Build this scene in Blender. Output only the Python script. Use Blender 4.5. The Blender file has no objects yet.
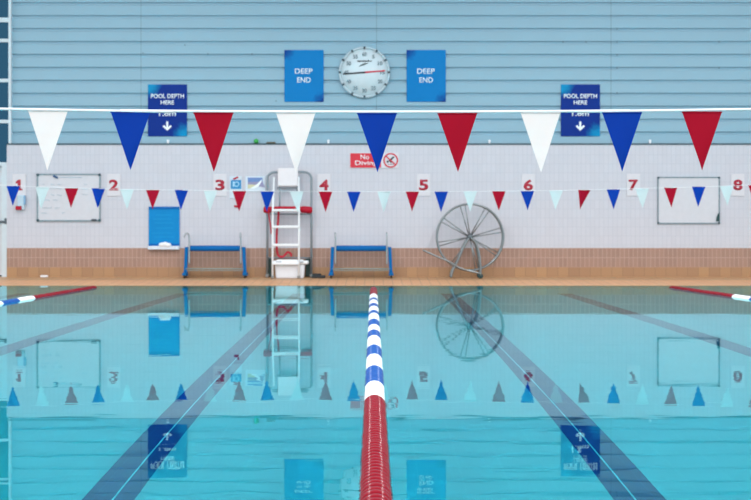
import bpy, bmesh, math, random
from mathutils import Vector, Matrix
random.seed(7)
SC = bpy.context.scene
COL = SC.collection
F = 1402.0            # focal length in pixels of a 751 wide frame
CX, CY, CH = 374.0, 230.0, 1.132   # vanishing point, eye height above the water
PI = math.pi

# ------------------------------------------------------------------ helpers
def P(px, py, Y):
    """World point seen at pixel (px, py) at distance Y."""
    return Vector(((px - CX) * Y / F, Y, CH - (py - CY) * Y / F))

def lin(c):
    return tuple((v / 12.92 if v <= 0.04045 else ((v + 0.055) / 1.055) ** 2.4) for v in (x / 255.0 for x in c))

MATS = {}
def mat(name, rgb, rough=0.45, metal=0.0, var=0.06, scale=9.0, spec=0.5, bump=0.0, coat=0.0):
    """Principled material with a slight procedural variation of tone."""
    if name in MATS:
        return MATS[name]
    m = bpy.data.materials.new(name); m.use_nodes = True
    nt = m.node_tree; b = nt.nodes['Principled BSDF']
    c = lin(rgb)
    tc = nt.nodes.new('ShaderNodeTexCoord')
    nz = nt.nodes.new('ShaderNodeTexNoise'); nz.inputs['Scale'].default_value = scale; nz.inputs['Detail'].default_value = 3
    nt.links.new(tc.outputs['Object'], nz.inputs['Vector'])
    mx = nt.nodes.new('ShaderNodeMix'); mx.data_type = 'RGBA'
    mx.inputs[6].default_value = (*[v * (1 - var) for v in c], 1)
    mx.inputs[7].default_value = (*[min(1, v * (1 + var)) for v in c], 1)
    nt.links.new(nz.outputs['Fac'], mx.inputs[0]); nt.links.new(mx.outputs[2], b.inputs['Base Color'])
    b.inputs['Roughness'].default_value = rough; b.inputs['Metallic'].default_value = metal
    b.inputs['Specular IOR Level'].default_value = spec; b.inputs['Coat Weight'].default_value = coat
    if bump:
        bp = nt.nodes.new('ShaderNodeBump'); bp.inputs['Strength'].default_value = bump; bp.inputs['Distance'].default_value = 0.01
        nt.links.new(nz.outputs['Fac'], bp.inputs['Height']); nt.links.new(bp.outputs['Normal'], b.inputs['Normal'])
    MATS[name] = m
    return m

def tile_mat(name, c1, c2, mortar, w, h, size=0.006, rough=0.3, plane='xz', off=0.0, shift=(0, 0)):
    if name in MATS:
        return MATS[name]
    m = bpy.data.materials.new(name); m.use_nodes = True
    nt = m.node_tree; b = nt.nodes['Principled BSDF']
    tc = nt.nodes.new('ShaderNodeTexCoord'); sp = nt.nodes.new('ShaderNodeSeparateXYZ'); cb = nt.nodes.new('ShaderNodeCombineXYZ')
    nt.links.new(tc.outputs['Object'], sp.inputs[0])
    ax = nt.nodes.new('ShaderNodeMath'); ax.operation = 'ADD'; ax.inputs[1].default_value = 100 * w + shift[0]
    ay = nt.nodes.new('ShaderNodeMath'); ay.operation = 'ADD'; ay.inputs[1].default_value = 100 * h + shift[1]
    nt.links.new(sp.outputs['X'], ax.inputs[0]); nt.links.new(sp.outputs['Z' if plane == 'xz' else 'Y'], ay.inputs[0])
    nt.links.new(ax.outputs[0], cb.inputs[0]); nt.links.new(ay.outputs[0], cb.inputs[1])
    br = nt.nodes.new('ShaderNodeTexBrick')
    br.offset = off; br.squash = 1.0
    br.inputs['Scale'].default_value = 1.0; br.inputs['Brick Width'].default_value = w; br.inputs['Row Height'].default_value = h
    br.inputs['Mortar Size'].default_value = size; br.inputs['Mortar Smooth'].default_value = 0.1
    br.inputs['Color1'].default_value = (*lin(c1), 1); br.inputs['Color2'].default_value = (*lin(c2), 1); br.inputs['Mortar'].default_value = (*lin(mortar), 1)
    nt.links.new(cb.outputs[0], br.inputs['Vector']); nt.links.new(br.outputs['Color'], b.inputs['Base Color'])
    b.inputs['Roughness'].default_value = rough
    MATS[name] = m
    return m

def corner_mat(name, base, corner, spots, radius, soft):
    """A printed board: base colour with soft clouds of a second colour in two corners (printed design)."""
    m = bpy.data.materials.new(name); m.use_nodes = True
    nt = m.node_tree; b = nt.nodes['Principled BSDF']; b.inputs['Roughness'].default_value = 0.5; b.inputs['Specular IOR Level'].default_value = 0.15
    tc = nt.nodes.new('ShaderNodeTexCoord')
    nz = nt.nodes.new('ShaderNodeTexNoise'); nz.inputs['Scale'].default_value = 9.0
    nt.links.new(tc.outputs['Object'], nz.inputs['Vector'])
    prev = None
    for s in spots:
        d = nt.nodes.new('ShaderNodeVectorMath'); d.operation = 'DISTANCE'; d.inputs[1].default_value = s
        nt.links.new(tc.outputs['Object'], d.inputs[0])
        a = nt.nodes.new('ShaderNodeMath'); a.operation = 'MULTIPLY_ADD'; a.inputs[1].default_value = 0.22; 
        nt.links.new(nz.outputs['Fac'], a.inputs[0]); nt.links.new(d.outputs['Value'], a.inputs[2])
        mr = nt.nodes.new('ShaderNodeMapRange'); mr.inputs[1].default_value = radius + 0.11; mr.inputs[2].default_value = radius + 0.11 + soft
        mr.inputs[3].default_value = 1.0; mr.inputs[4].default_value = 0.0
        nt.links.new(a.outputs[0], mr.inputs[0])
        if prev is None:
            prev = mr.outputs[0]
        else:
            q = nt.nodes.new('ShaderNodeMath'); q.operation = 'MAXIMUM'
            nt.links.new(prev, q.inputs[0]); nt.links.new(mr.outputs[0], q.inputs[1]); prev = q.outputs[0]
    mx = nt.nodes.new('ShaderNodeMix'); mx.data_type = 'RGBA'
    mx.inputs[6].default_value = (*lin(base), 1); mx.inputs[7].default_value = (*lin(corner), 1)
    nt.links.new(prev, mx.inputs[0]); nt.links.new(mx.outputs[2], b.inputs['Base Color'])
    return m

def box(bm, lo, hi, mi=0):
    vs = [bm.verts.new((x, y, z)) for x in (lo[0], hi[0]) for y in (lo[1], hi[1]) for z in (lo[2], hi[2])]
    for q in ((0, 1, 3, 2), (4, 6, 7, 5), (0, 4, 5, 1), (2, 3, 7, 6), (0, 2, 6, 4), (1, 5, 7, 3)):
        f = bm.faces.new([vs[i] for i in q]); f.material_index = mi
    return vs

def cbox(bm, c, s, mi=0):
    return box(bm, [c[i] - s[i] / 2 for i in range(3)], [c[i] + s[i] / 2 for i in range(3)], mi)

def rbox(bm, c, s, r=0.01, seg=2):
    """Box with rounded edges."""
    t = bmesh.new(); cbox(t, c, s)
    bmesh.ops.bevel(t, geom=t.edges[:], offset=min(r, min(s) * 0.45), segments=seg, profile=0.5, affect='EDGES')
    merge(bm, t)

def merge(bm, t, M=None, mi=None):
    me = bpy.data.meshes.new('tmp'); 
    if M is not None:
        bmesh.ops.transform(t, matrix=M, verts=t.verts[:])
    if mi is not None:
        for f in t.faces: f.material_index = mi
    t.to_mesh(me); t.free(); bm.from_mesh(me); bpy.data.meshes.remove(me)

def smooth_path(pts, n=6, closed=False):
    """Catmull-Rom through the points."""
    pts = [Vector(p) for p in pts]; out = []
    N = len(pts)
    for i in range(N if closed else N - 1):
        p0 = pts[(i - 1) % N] if closed or i > 0 else pts[0]
        p1 = pts[i]; p2 = pts[(i + 1) % N]
        p3 = pts[(i + 2) % N] if closed or i + 2 < N else pts[-1]
        for k in range(n):
            t = k / n
            out.append(0.5 * ((2 * p1) + (p2 - p0) * t + (2 * p0 - 5 * p1 + 4 * p2 - p3) * t * t + (3 * p1 - p0 - 3 * p2 + p3) * t ** 3))
    if not closed:
        out.append(pts[-1])
    return out

def tube(bm, pts, r, seg=8, closed=False, mi=0, flat=None):
    pts = [Vector(p) for p in pts]; n = len(pts)
    rings = []; up = None
    for i, p in enumerate(pts):
        a = pts[(i - 1) % n] if closed or i > 0 else p
        b = pts[(i + 1) % n] if closed or i < n - 1 else p
        d = (b - a).normalized()
        if up is None:
            up = Vector((0, 0, 1)) if abs(d.z) < 0.9 else Vector((1, 0, 0))
            up = (up - d * up.dot(d)).normalized()
        else:
            up = up - d * up.dot(d)
            up = up.normalized() if up.length > 1e-6 else d.orthogonal().normalized()
        s = d.cross(up)
        rr = r[i] if isinstance(r, (list, tuple)) else r
        fl = flat or 1.0
        rings.append([bm.verts.new(p + (s * math.cos(2 * PI * k / seg) * fl + up * math.sin(2 * PI * k / seg)) * rr) for k in range(seg)])
    for i in range(n if closed else n - 1):
        A = rings[i]; B = rings[(i + 1) % n]
        for k in range(seg):
            f = bm.faces.new((A[k], A[(k + 1) % seg], B[(k + 1) % seg], B[k])); f.smooth = True; f.material_index = mi
    if not closed:
        for R, rev in ((rings[0], True), (rings[-1], False)):
            f = bm.faces.new(R[::-1] if rev else R); f.material_index = mi

def lathe(bm, prof, seg=24, M=None, mi=0, smooth=True, closed=False):
    """Revolve (r, a) profile about local Y; a is along the axis."""
    t = bmesh.new(); rings = []
    for r, a in prof:
        if r < 1e-6:
            rings.append([t.verts.new((0, a, 0))])
        else:
            rings.append([t.verts.new((r * math.cos(2 * PI * k / seg), a, r * math.sin(2 * PI * k / seg))) for k in range(seg)])
    pairs = list(zip(rings[:-1], rings[1:]))
    if closed: pairs.append((rings[-1], rings[0]))
    for A, B in pairs:
        for k in range(seg):
            k2 = (k + 1) % seg
            if len(A) == 1 and len(B) == 1: continue
            if len(A) == 1: f = t.faces.new((A[0], B[k], B[k2]))
            elif len(B) == 1: f = t.faces.new((A[k], B[0], A[k2]))
            else: f = t.faces.new((A[k], B[k], B[k2], A[k2]))
            f.smooth = smooth
    if not closed:
        for R in (rings[0], rings[-1]):
            if len(R) > 2: t.faces.new(R)
    bmesh.ops.recalc_face_normals(t, faces=t.faces[:])
    merge(bm, t, M, mi)

def prism(bm, pts, y0, y1, mi=0):
    """Extrude an XZ outline between y0 (front) and y1."""
    A = [bm.verts.new((p[0], y0, p[1])) for p in pts]; B = [bm.verts.new((p[0], y1, p[1])) for p in pts]
    n = len(pts)
    fs = [bm.faces.new(A), bm.faces.new(B[::-1])]
    for i in range(n):
        fs.append(bm.faces.new((A[i], B[i], B[(i + 1) % n], A[(i + 1) % n])))
    for f in fs: f.material_index = mi

def write(bm, s, cx, cz, w, h, y, bold=0.02, mi=0, rot=0.0, spacing=1.0):
    """Lettering scaled into a w x h box centred on (cx, cz), front face at y (facing -Y)."""
    cu = bpy.data.curves.new('lettering_curve', 'FONT'); cu.body = s; cu.size = 1; cu.offset = bold; cu.space_character = spacing
    cu.resolution_u = 4
    o = bpy.data.objects.new('lettering_curve', cu); COL.objects.link(o)
    dg = bpy.context.evaluated_depsgraph_get(); me = bpy.data.meshes.new_from_object(o.evaluated_get(dg))
    t = bmesh.new(); t.from_mesh(me)
    bpy.data.objects.remove(o); bpy.data.curves.remove(cu); bpy.data.meshes.remove(me)
    xs = [v.co.x for v in t.verts]; ys = [v.co.y for v in t.verts]
    x0, x1, y0, y1 = min(xs), max(xs), min(ys), max(ys)
    sx = w / max(1e-6, x1 - x0); sy = h / max(1e-6, y1 - y0)
    ca, sa = math.cos(rot), math.sin(rot)
    for v in t.verts:
        a = (v.co.x - (x0 + x1) / 2) * sx; b = (v.co.y - (y0 + y1) / 2) * sy
        v.co = (cx + a * ca - b * sa, y, cz + a * sa + b * ca)
    r = bmesh.ops.extrude_face_region(t, geom=t.faces[:])
    for g in r['geom']:
        if isinstance(g, bmesh.types.BMVert): g.co.y += 0.002
    bmesh.ops.recalc_face_normals(t, faces=t.faces[:])
    merge(bm, t, None, mi)

def obj(name, bm, ms, parent=None, loc=(0, 0, 0), recalc=True):
    if recalc: bmesh.ops.recalc_face_normals(bm, faces=bm.faces[:])
    me = bpy.data.meshes.new(name); bm.to_mesh(me); bm.free()
    for m in (ms if isinstance(ms, (list, tuple)) else [ms]): me.materials.append(m)
    o = bpy.data.objects.new(name, me); COL.objects.link(o); o.location = loc
    if parent is not None: o.parent = parent
    return o

def tag(o, label=None, cat=None, group=None, kind=None):
    for k, v in (('label', label), ('category', cat), ('group', group), ('kind', kind)):
        if v: o[k] = v
    return o

def thing(name, label, cat, loc=(0, 0, 0), group=None):
    o = bpy.data.objects.new(name, None); COL.objects.link(o); o.location = loc
    o.empty_display_size = 0.2
    return tag(o, label, cat, group)

def copy_tree(o, parent=None):
    c = o.copy(); COL.objects.link(c)
    if parent is not None: c.parent = parent
    for ch in list(o.children): copy_tree(ch, c)
    return c

N = bmesh.new

# ------------------------------------------------------------------ materials
def pmat(name, rgb):
    """Thin woven plastic of a pennant: partly translucent."""
    m = mat(name, rgb, 0.6, var=0.03, spec=0.15); nt = m.node_tree
    b = nt.nodes['Principled BSDF']; out = nt.nodes['Material Output']
    src = b.inputs['Base Color'].links[0].from_socket
    t = nt.nodes.new('ShaderNodeBsdfTranslucent'); x = nt.nodes.new('ShaderNodeMixShader'); x.inputs[0].default_value = 0.3
    nt.links.new(src, t.inputs[0]); nt.links.new(b.outputs[0], x.inputs[1]); nt.links.new(t.outputs[0], x.inputs[2]); nt.links.new(x.outputs[0], out.inputs[0])
    return m
WHITE = mat('white_plastic', (238, 240, 243), 0.4)
CHROME = mat('brushed_steel', (172, 178, 182), 0.3, 0.85)
GREYTUBE = mat('grey_painted_tube', (138, 148, 155), 0.35, 0.35)
WHITEPAINT = mat('white_painted_steel', (236, 238, 240), 0.3)
BLUEPAINT = mat('blue_painted_steel', (0, 102, 168), 0.55, spec=0.15)
BLUEFOAM = mat('blue_vinyl', (0, 98, 168), 0.55, bump=0.1, spec=0.15)
DARKRUBBER = mat('dark_rubber', (34, 42, 46), 0.6)
RED = mat('red_vinyl', (178, 12, 42), 0.45, spec=0.25)
REDINK = mat('red_ink', (178, 22, 52), 0.5)
WHITEINK = mat('white_ink', (240, 246, 250), 0.5)
PALEINK = mat('pale_blue_ink', (170, 215, 240), 0.5)
GREYINK = mat('grey_ink', (118, 140, 150), 0.5)
BLACKINK = mat('black_ink', (24, 36, 44), 0.5)
CARD = mat('white_card', (216, 213, 218), 0.5)
P_WHITE = pmat('pennant_white', (250, 245, 243))
P_BLUE = pmat('pennant_blue', (0, 66, 178))
P_RED = pmat('pennant_red', (186, 8, 46))
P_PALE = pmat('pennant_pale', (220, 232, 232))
CORD = mat('white_cord', (240, 242, 244), 0.6)
FL_RED = mat('float_red', (136, 2, 28), 0.2, spec=0.15)
FL_WHITE = mat('float_white', (246, 247, 248), 0.3)
FL_BLUE = mat('float_blue', (0, 78, 158), 0.28, spec=0.22)

# ------------------------------------------------------------------ the setting
YW = 31.12            # face of the tiled end wall
YC = 31.25            # face of the metal cladding above it
YE = 28.5             # pool edge
XL = -8.15            # left end of the tiled wall
XR = 14.0
def deck_z(y): return 0.004 + (y - YE) * 0.0325
ZTOP = P(0, 144.0, YW).z
Z1 = P(0, 248.0, YW).z
Z0 = P(0, 267.2, YW).z

TW = tile_mat('white_wall_tiles', (204, 203, 211), (201, 200, 208), (190, 190, 199), 0.1, 0.2, 0.005, 0.3)
TB = tile_mat('brown_wall_tiles', (166, 130, 113), (158, 124, 108), (186, 154, 140), 0.0975, 0.2145, 0.007, 0.35, shift=(0, 0.2145 - (Z1 % 0.2145)))
TS = tile_mat('sand_skirting_tiles', (180, 138, 98), (164, 124, 92), (148, 112, 84), 0.24, 0.30, 0.006, 0.45, shift=(0, 0.25))
bm = N()
box(bm, (XL, YW, Z1), (XR, YW + 0.3, ZTOP), 0)
box(bm, (XL, YW, Z0), (XR, YW + 0.3, Z1), 1)
box(bm, (XL, YW, -0.1), (XR, YW + 0.3, Z0), 2)
tag(obj('wall_back', bm, [TW, TB, TS]), kind='structure')

# metal cladding with horizontal recessed grooves
CL = mat('pale_blue_cladding', (147, 180, 196), 0.5, 0.0, var=0.02, scale=2.0, spec=0.25)
SEAM = mat('cladding_joint', (120, 146, 160), 0.5)
x0c = P(11.8, 0, YC).x
bm = N()
pitch = 12.93 * YC / F
prof = [(YC + 0.06, ZTOP - 0.02), (YC, ZTOP - 0.02)]
z = ZTOP
k = 0
while z < 9.6:
    prof += [(YC, z + pitch - 0.078), (YC + 0.058, z + pitch - 0.060), (YC + 0.058, z + pitch - 0.008), (YC, z + pitch - 0.002)]
    z += pitch
prof += [(YC, z + 0.1), (YC + 0.06, z + 0.1)]
A = [bm.verts.new((x0c, y, zz)) for y, zz in prof]; B = [bm.verts.new((XR, y, zz)) for y, zz in prof]
for i in range(len(prof) - 1): bm.faces.new((A[i], B[i], B[i + 1], A[i + 1]))
for px in (141, 376.5, 611):
    xx = P(px, 0, YC).x
    box(bm, (xx - 0.007, YC - 0.002, ZTOP), (xx + 0.007, YC + 0.002, 9.5), 1)
for px, py in ((143, 53), (185, 45), (208, 54), (252, 54), (276, 101), (377, 41), (617, 42), (617, 55), (617, 68), (719, 68), (563, 42), (586, 42), (719, 42), (617, 93), (617, 29)):
    p = P(px, py, YC)
    cbox(bm, (p.x, YC - 0.002, p.z), (0.035, 0.008, 0.035), 1)
tag(obj('wall_upper', bm, [CL, SEAM], recalc=False), kind='structure')
bm = N(); box(bm, (x0c, YC + 0.05, ZTOP - 0.3), (XR, YC + 0.2, 9.7)); tag(obj('wall_core', bm, CL), kind='structure')
# shadow-gap flashing at the foot of the cladding, standing on the tiled ledge
bm = N(); box(bm, (XL, YW - 0.012, ZTOP - 0.004), (XR, YC + 0.02, ZTOP + 0.012))
box(bm, (XL, YW - 0.012, ZTOP - 0.02), (XR, YW - 0.002, ZTOP + 0.012))
tag(obj('trim_1', bm, mat('dark_flashing', (96, 118, 130), 0.5)), kind='structure')

# deck
DT = tile_mat('peach_deck_tiles', (228, 170, 122), (220, 162, 116), (196, 144, 108), 0.195, 0.26, 0.010, 0.5, 'xy')
DT2 = tile_mat('tan_deck_tiles', (200, 156, 114), (192, 148, 110), (174, 134, 102), 0.195, 0.26, 0.010, 0.5, 'xy')
bm = N()
def deckquad(ya, yb, mi):
    vs = [bm.verts.new(c) for c in ((-14, ya, deck_z(ya)), (XR, ya, deck_z(ya)), (XR, yb, deck_z(yb)), (-14, yb, deck_z(yb)))]
    vb = [bm.verts.new((v.co.x, v.co.y, -0.25)) for v in vs]
    f = bm.faces.new(vs); f.material_index = mi
    f = bm.faces.new(vb[::-1]); f.material_index = mi
    for i in range(4):
        f = bm.faces.new((vs[i], vb[i], vb[(i + 1) % 4], vs[(i + 1) % 4])); f.material_index = mi
deckquad(YE, 30.1, 0); deckquad(30.1, 31.9, 1)
for (xa, xb, ya, yb) in ((-14, 14, -6, 3.0),):
    box(bm, (xa, ya, -0.25), (xb, yb, 0.004), 0)
tag(obj('floor', bm, [DT, DT2]), kind='structure')

# pool basin
D = 1.4
PT = tile_mat('pool_tiles', (148, 193, 205), (145, 191, 203), (151, 195, 206), 0.25, 0.25, 0.006, 0.4, 'xy')
PTW = tile_mat('pool_wall_tiles', (185, 235, 242), (176, 228, 236), (200, 240, 246), 0.25, 0.25, 0.006, 0.4, 'xz')
LL = tile_mat('lane_line_tiles', (4, 40, 104), (2, 36, 98), (10, 50, 114), 0.135, 0.25, 0.005, 0.4, 'xy')
LW = mat('lane_centre_joint', (150, 220, 235), 0.5)
bm = N()
box(bm, (-13.5, 2.9, -D - 0.2), (13.5, YE + 0.1, -D), 0)
def floor_line(xa, ya, xb, yb, w, mi, dz):
    vs = [bm.verts.new(c) for c in ((xa - w / 2, ya, -D + dz), (xa + w / 2, ya, -D + dz), (xb + w / 2, yb, -D + dz), (xb - w / 2, yb, -D + dz))]
    f = bm.faces.new(vs); f.material_index = mi
for s in (-1, 1):
    floor_line(s * 1.40, 3.2, s * 1.40, 26.5, 0.275, 1, 0.003)
    floor_line(s * 1.385, 3.2, s * 1.34, 25.5, 0.011, 2, 0.006)
    floor_line(s * 4.17, 3.2, s * 3.60, 26.5, 0.275, 1, 0.003)
    floor_line(s * 7.2, 3.2, s * 6.6, 26.5, 0.275, 1, 0.003)
tag(obj('pool_floor', bm, [PT, LL, LW], recalc=False), kind='structure')
for lo, hi in (((-13.5, YE, -D), (13.5, YE + 0.2, -0.02)), ((-13.5, 2.8, -D), (13.5, 3.0, -0.02)), ((-13.7, 2.8, -D), (-13.0, YE + 0.2, -0.02)), ((13.0, 2.8, -D), (13.7, YE + 0.2, -0.02))):
    bm = N(); box(bm, lo, hi); tag(obj('pool_wall', bm, PTW), kind='structure')

# water
m = bpy.data.materials.new('pool_water'); m.use_nodes = True
nt = m.node_tree; nt.nodes.clear()
out = nt.nodes.new('ShaderNodeOutputMaterial')
rf = nt.nodes.new('ShaderNodeBsdfRefraction'); rf.inputs['IOR'].default_value = 1.333; rf.inputs['Roughness'].default_value = 0.0
gs = nt.nodes.new('ShaderNodeBsdfGlossy'); gs.inputs['Roughness'].default_value = 0.0; gs.inputs['Color'].default_value = (0.56, 0.92, 0.98, 1)
fz = nt.nodes.new('ShaderNodeFresnel'); fz.inputs['IOR'].default_value = 1.333
g = nt.nodes.new('ShaderNodeMixShader')
nt.links.new(fz.outputs[0], g.inputs[0]); nt.links.new(rf.outputs[0], g.inputs[1]); nt.links.new(gs.outputs[0], g.inputs[2])
tc = nt.nodes.new('ShaderNodeTexCoord'); mp = nt.nodes.new('ShaderNodeMapping'); mp.inputs['Scale'].default_value = (1.3, 2.6, 1)
nz = nt.nodes.new('ShaderNodeTexNoise'); nz.inputs['Scale'].default_value = 1.0; nz.inputs['Detail'].default_value = 2
bp = nt.nodes.new('ShaderNodeBump'); bp.inputs['Strength'].default_value = 1.0; bp.inputs['Distance'].default_value = 0.00065
nt.links.new(tc.outputs['Object'], mp.inputs[0]); nt.links.new(mp.outputs[0], nz.inputs['Vector'])
nt.links.new(nz.outputs['Fac'], bp.inputs['Height']); [nt.links.new(bp.outputs[0], q.inputs['Normal']) for q in (rf, gs, fz)]
va = nt.nodes.new('ShaderNodeVolumeAbsorption'); va.inputs['Color'].default_value = (0.0, 0.955, 0.972, 1); va.inputs['Density'].default_value = 0.75
nt.links.new(g.outputs[0], out.inputs['Surface']); nt.links.new(va.outputs[0], out.inputs['Volume'])
bm = N(); box(bm, (-12.997, 3.003, -D - 0.1), (12.997, YE - 0.003, 0.0))
tag(obj('pool_water', bm, m), 'calm clear turquoise water filling the whole pool', 'water', kind='stuff')

# unseen slab over the far end, added to shade the upper wall
bm = N(); box(bm, (-14.5, 25.0, 10.2), (14.5, 31.9, 10.4)); tag(obj('ceiling_blocker', bm, mat('pale_ceiling_blocker', (205, 214, 222), 0.7)), kind='structure')

# glazed screen and white door at the left end of the wall
YG = 31.2
FR = mat('white_window_frame', (205, 216, 222), 0.4)
gm = bpy.data.materials.new('dark_teal_glass'); gm.use_nodes = True
nt = gm.node_tree; nt.nodes.clear(); out = nt.nodes.new('ShaderNodeOutputMaterial')
tr = nt.nodes.new('ShaderNodeBsdfTransparent'); tr.inputs[0].default_value = (*lin((44, 132, 156)), 1)
gl = nt.nodes.new('ShaderNodeBsdfGlossy'); gl.inputs['Roughness'].default_value = 0.05; gl.inputs[0].default_value = (0.6, 0.8, 0.85, 1)
fr = nt.nodes.new('ShaderNodeFresnel'); mxs = nt.nodes.new('ShaderNodeMixShader')
nt.links.new(fr.outputs[0], mxs.inputs[0]); nt.links.new(tr.outputs[0], mxs.inputs[1]); nt.links.new(gl.outputs[0], mxs.inputs[2]); nt.links.new(mxs.outputs[0], out.inputs[0])
zs = P(0, 166, YG).z
w1 = bpy.data.objects.new('window_1', None); COL.objects.link(w1); tag(w1, kind='structure')
bm = N(); box(bm, (-14, YG + 0.04, zs), (x0c - 0.02, YG + 0.05, 9.6)); obj('pane', bm, gm, w1)
bm = N()
for py, h in ((20, 0.10), (40.5, 0.075), (80.5, 0.075), (121.5, 0.075), (165, 0.12)):
    zz = P(0, py, YG).z; box(bm, (-14, YG - 0.02, zz - h / 2), (x0c - 0.05, YG + 0.08, zz + h / 2))
for zz in (6.6, 7.5, 8.4): box(bm, (-14, YG - 0.02, zz - .04), (x0c - 0.05, YG + 0.08, zz + .04))
xm = P(10.3, 0, YG).x
box(bm, (xm - 0.035, YG - 0.03, zs), (x0c + 0.002, YG + 0.09, 9.6))
for xx in (-9.9, -11.6, -13.3): box(bm, (xx - 0.04, YG - 0.03, zs), (xx + 0.04, YG + 0.09, 9.6))
obj('window_frame', bm, FR, w1)
d1 = bpy.data.objects.new('door_1', None); COL.objects.link(d1); tag(d1, kind='structure')
DW = mat('white_door_paint', (206, 210, 214), 0.4)
bm = N(); zb = deck_z(31.1)
for xa, xb in ((-10.0, -8.28), (-12.1, -10.06), (-14, -12.16)):
    box(bm, (xa, YG, zb + 0.06), (xb, YG + 0.06, zs - 0.08))
obj('door_leaf', bm, DW, d1)
bm = N(); box(bm, (-8.27, YG - 0.06, zb), (XL - 0.005, YG + 0.1, zs)); box(bm, (-14, YG - 0.02, zs - 0.08), (XL - 0.005, YG + 0.1, zs))
obj('door_frame', bm, FR, d1)
bm = N(); p = P(2, 222, YG)
rbox(bm, (p.x - 0.15, YG - 0.05, p.z), (0.6, 0.05, 0.06), 0.015); rbox(bm, (p.x + 0.10, YG - 0.05, p.z + 0.02), (0.06, 0.07, 0.13), 0.015)
rbox(bm, (p.x - 0.42, YG - 0.025, p.z), (0.05, 0.06, 0.06), 0.01)
obj('push_bar', bm, mat('dark_push_bar', (84, 96, 104), 0.4), d1)
bm = N(); box(bm, (-14, YG - 0.004, zb + 0.005), (XL - 0.12, YG + 0.001, zb + 0.05)); obj('threshold', bm, DARKRUBBER, d1)

# ------------------------------------------------------------------ boards on the wall
def board(name, label, cat, px0, py0, px1, py1, Y, material, group=None, th=0.012):
    a = P(px0, py0, Y); b = P(px1, py1, Y)
    c = (a + b) / 2; w, h = b.x - a.x, a.z - b.z
    r = thing(name, label, cat, (c.x, Y, c.z), group)
    bm = N(); rbox(bm, (0, 0, 0), (w, th, h), 0.003, 1)
    obj('panel', bm, material, r)
    def L(px, py):
        q = P(px, py, Y) - Vector((c.x, Y, c.z)); return q.x, q.z
    return r, L, w, h
def letters(root, L, items, material, y=-0.010, bold=0.008):
    for s, px, py, wpx, hpx in items:
        bm = N(); x, z_ = L(px, py); write(bm, s, x, z_, wpx * YC / F, hpx * YC / F, y, bold)
        obj('lettering', bm, material, root)

YS = YC - 0.012
DEEP = corner_mat('deep_end_print', (0, 122, 190), (0, 60, 140), ((-0.44, 0, 0.58), (0.44, 0, -0.58)), 0.06, 0.2)
for px0, where in ((284.4, 'left of the round clock'), (406.6, 'right of the round clock')):
    r, L, w, h = board('deep_end_sign', 'bright blue DEEP END sign on the cladding ' + where, 'sign', px0, 50, px0 + 39.2, 101.8, YS, DEEP, 'deep end signs')
    letters(r, L, (('DEEP', px0 + 19.3, 71.2, 17.5, 5.2), ('END', px0 + 19.5, 80.0, 13.5, 5.2)), WHITEINK)
DEPTH = corner_mat('pool_depth_print', (0, 46, 134), (0, 140, 190), ((-0.43, 0, 0.57), (0.43, 0, -0.57)), 0.1, 0.22)
for px0, lab in ((147.9, 'navy pool depth sign behind the near blue pennant on the left'), (560.8, 'navy pool depth sign between near white and blue pennants on the right')):
    r, L, w, h = board('pool_depth_sign', lab, 'sign', px0, 84.4, px0 + 39.2, 136.3, YS, DEPTH, 'pool depth signs')
    letters(r, L, (('POOL DEPTH', px0 + 19.6, 96.1, 33, 4.4), ('HERE', px0 + 19.6, 102.5, 13.5, 4.2), ('1.8m', px0 + 19.6, 113.2, 17, 5.9)), WHITEINK, bold=0.02)
    bm = N(); x, z_ = L(px0 + 19.4, 126)
    k = YS / F
    prism(bm, [(x - 1.0 * k, z_ + 4.5 * k), (x - 1.0 * k, z_ - 1.2 * k), (x - 3.2 * k, z_ + 1.0 * k), (x - 4.6 * k, z_ - 0.4 * k), (x, z_ - 4.8 * k), (x + 4.6 * k, z_ - 0.4 * k), (x + 3.2 * k, z_ + 1.0 * k), (x + 1.0 * k, z_ - 1.2 * k), (x + 1.0 * k, z_ + 4.5 * k)], -0.010, -0.007)
    obj('arrow', bm, WHITEINK, r)

# clock
YK = YC - 0.05
c = P(364.4, 72.4, YK); R = 25.6 * YK / F
r = thing('pace_clock', 'large round white pace clock between the two bright blue signs', 'clock', c)
k = YK / F
bm = N(); lathe(bm, [(0, 0.0), (R * 0.93, 0.0), (R * 0.93, 0.03), (0, 0.03)], 64); obj('clock_face', bm, mat('clock_white', (214, 228, 234), 0.4), r)
bm = N(); lathe(bm, [(R * 0.92, -0.018), (R * 0.96, -0.03), (R, -0.02), (R, 0.045), (R * 0.92, 0.045)], 64, closed=True); obj('rim', bm, mat('clock_rim', (186, 204, 212), 0.4), r)
for i in range(12):
    bm = N(); a = PI / 2 - i * PI / 6
    t = N(); cbox(t, (R * 0.955, 0, 0), (0.055, 0.012, 0.045)); merge(bm, t, Matrix.Translation((0, -0.03, 0)) @ Matrix.Rotation(-a, 4, 'Y'))
    obj('marker', bm, mat('clock_marker', (50, 70, 80), 0.5), r)
for i in range(12):
    bm = N(); a = PI / 2 - i * PI / 6; s = '60' if i == 0 else str(i * 5)
    write(bm, s, R * 0.71 * math.cos(a), R * 0.71 * math.sin(a), (4.6 if len(s) == 2 else 2.4) * k, 4.0 * k, -0.006, 0.03)
    obj('numeral', bm, GREYINK, r)
bm = N(); write(bm, 'speedo', 0.1 * k, 11.3 * k, 14.5 * k, 2.6 * k, -0.006, 0.03)
sw = [(-6, 5.8), (-2.6, 8.0), (0.5, 9.3), (4.4, 9.4), (1.6, 8.2), (-1.2, 7.0), (-3.2, 6.4)]
prism(bm, [(a * k, b * k) for a, b in sw], -0.008, -0.005)
obj('logo', bm, BLACKINK, r)
ang = math.radians(4.6)
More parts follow.
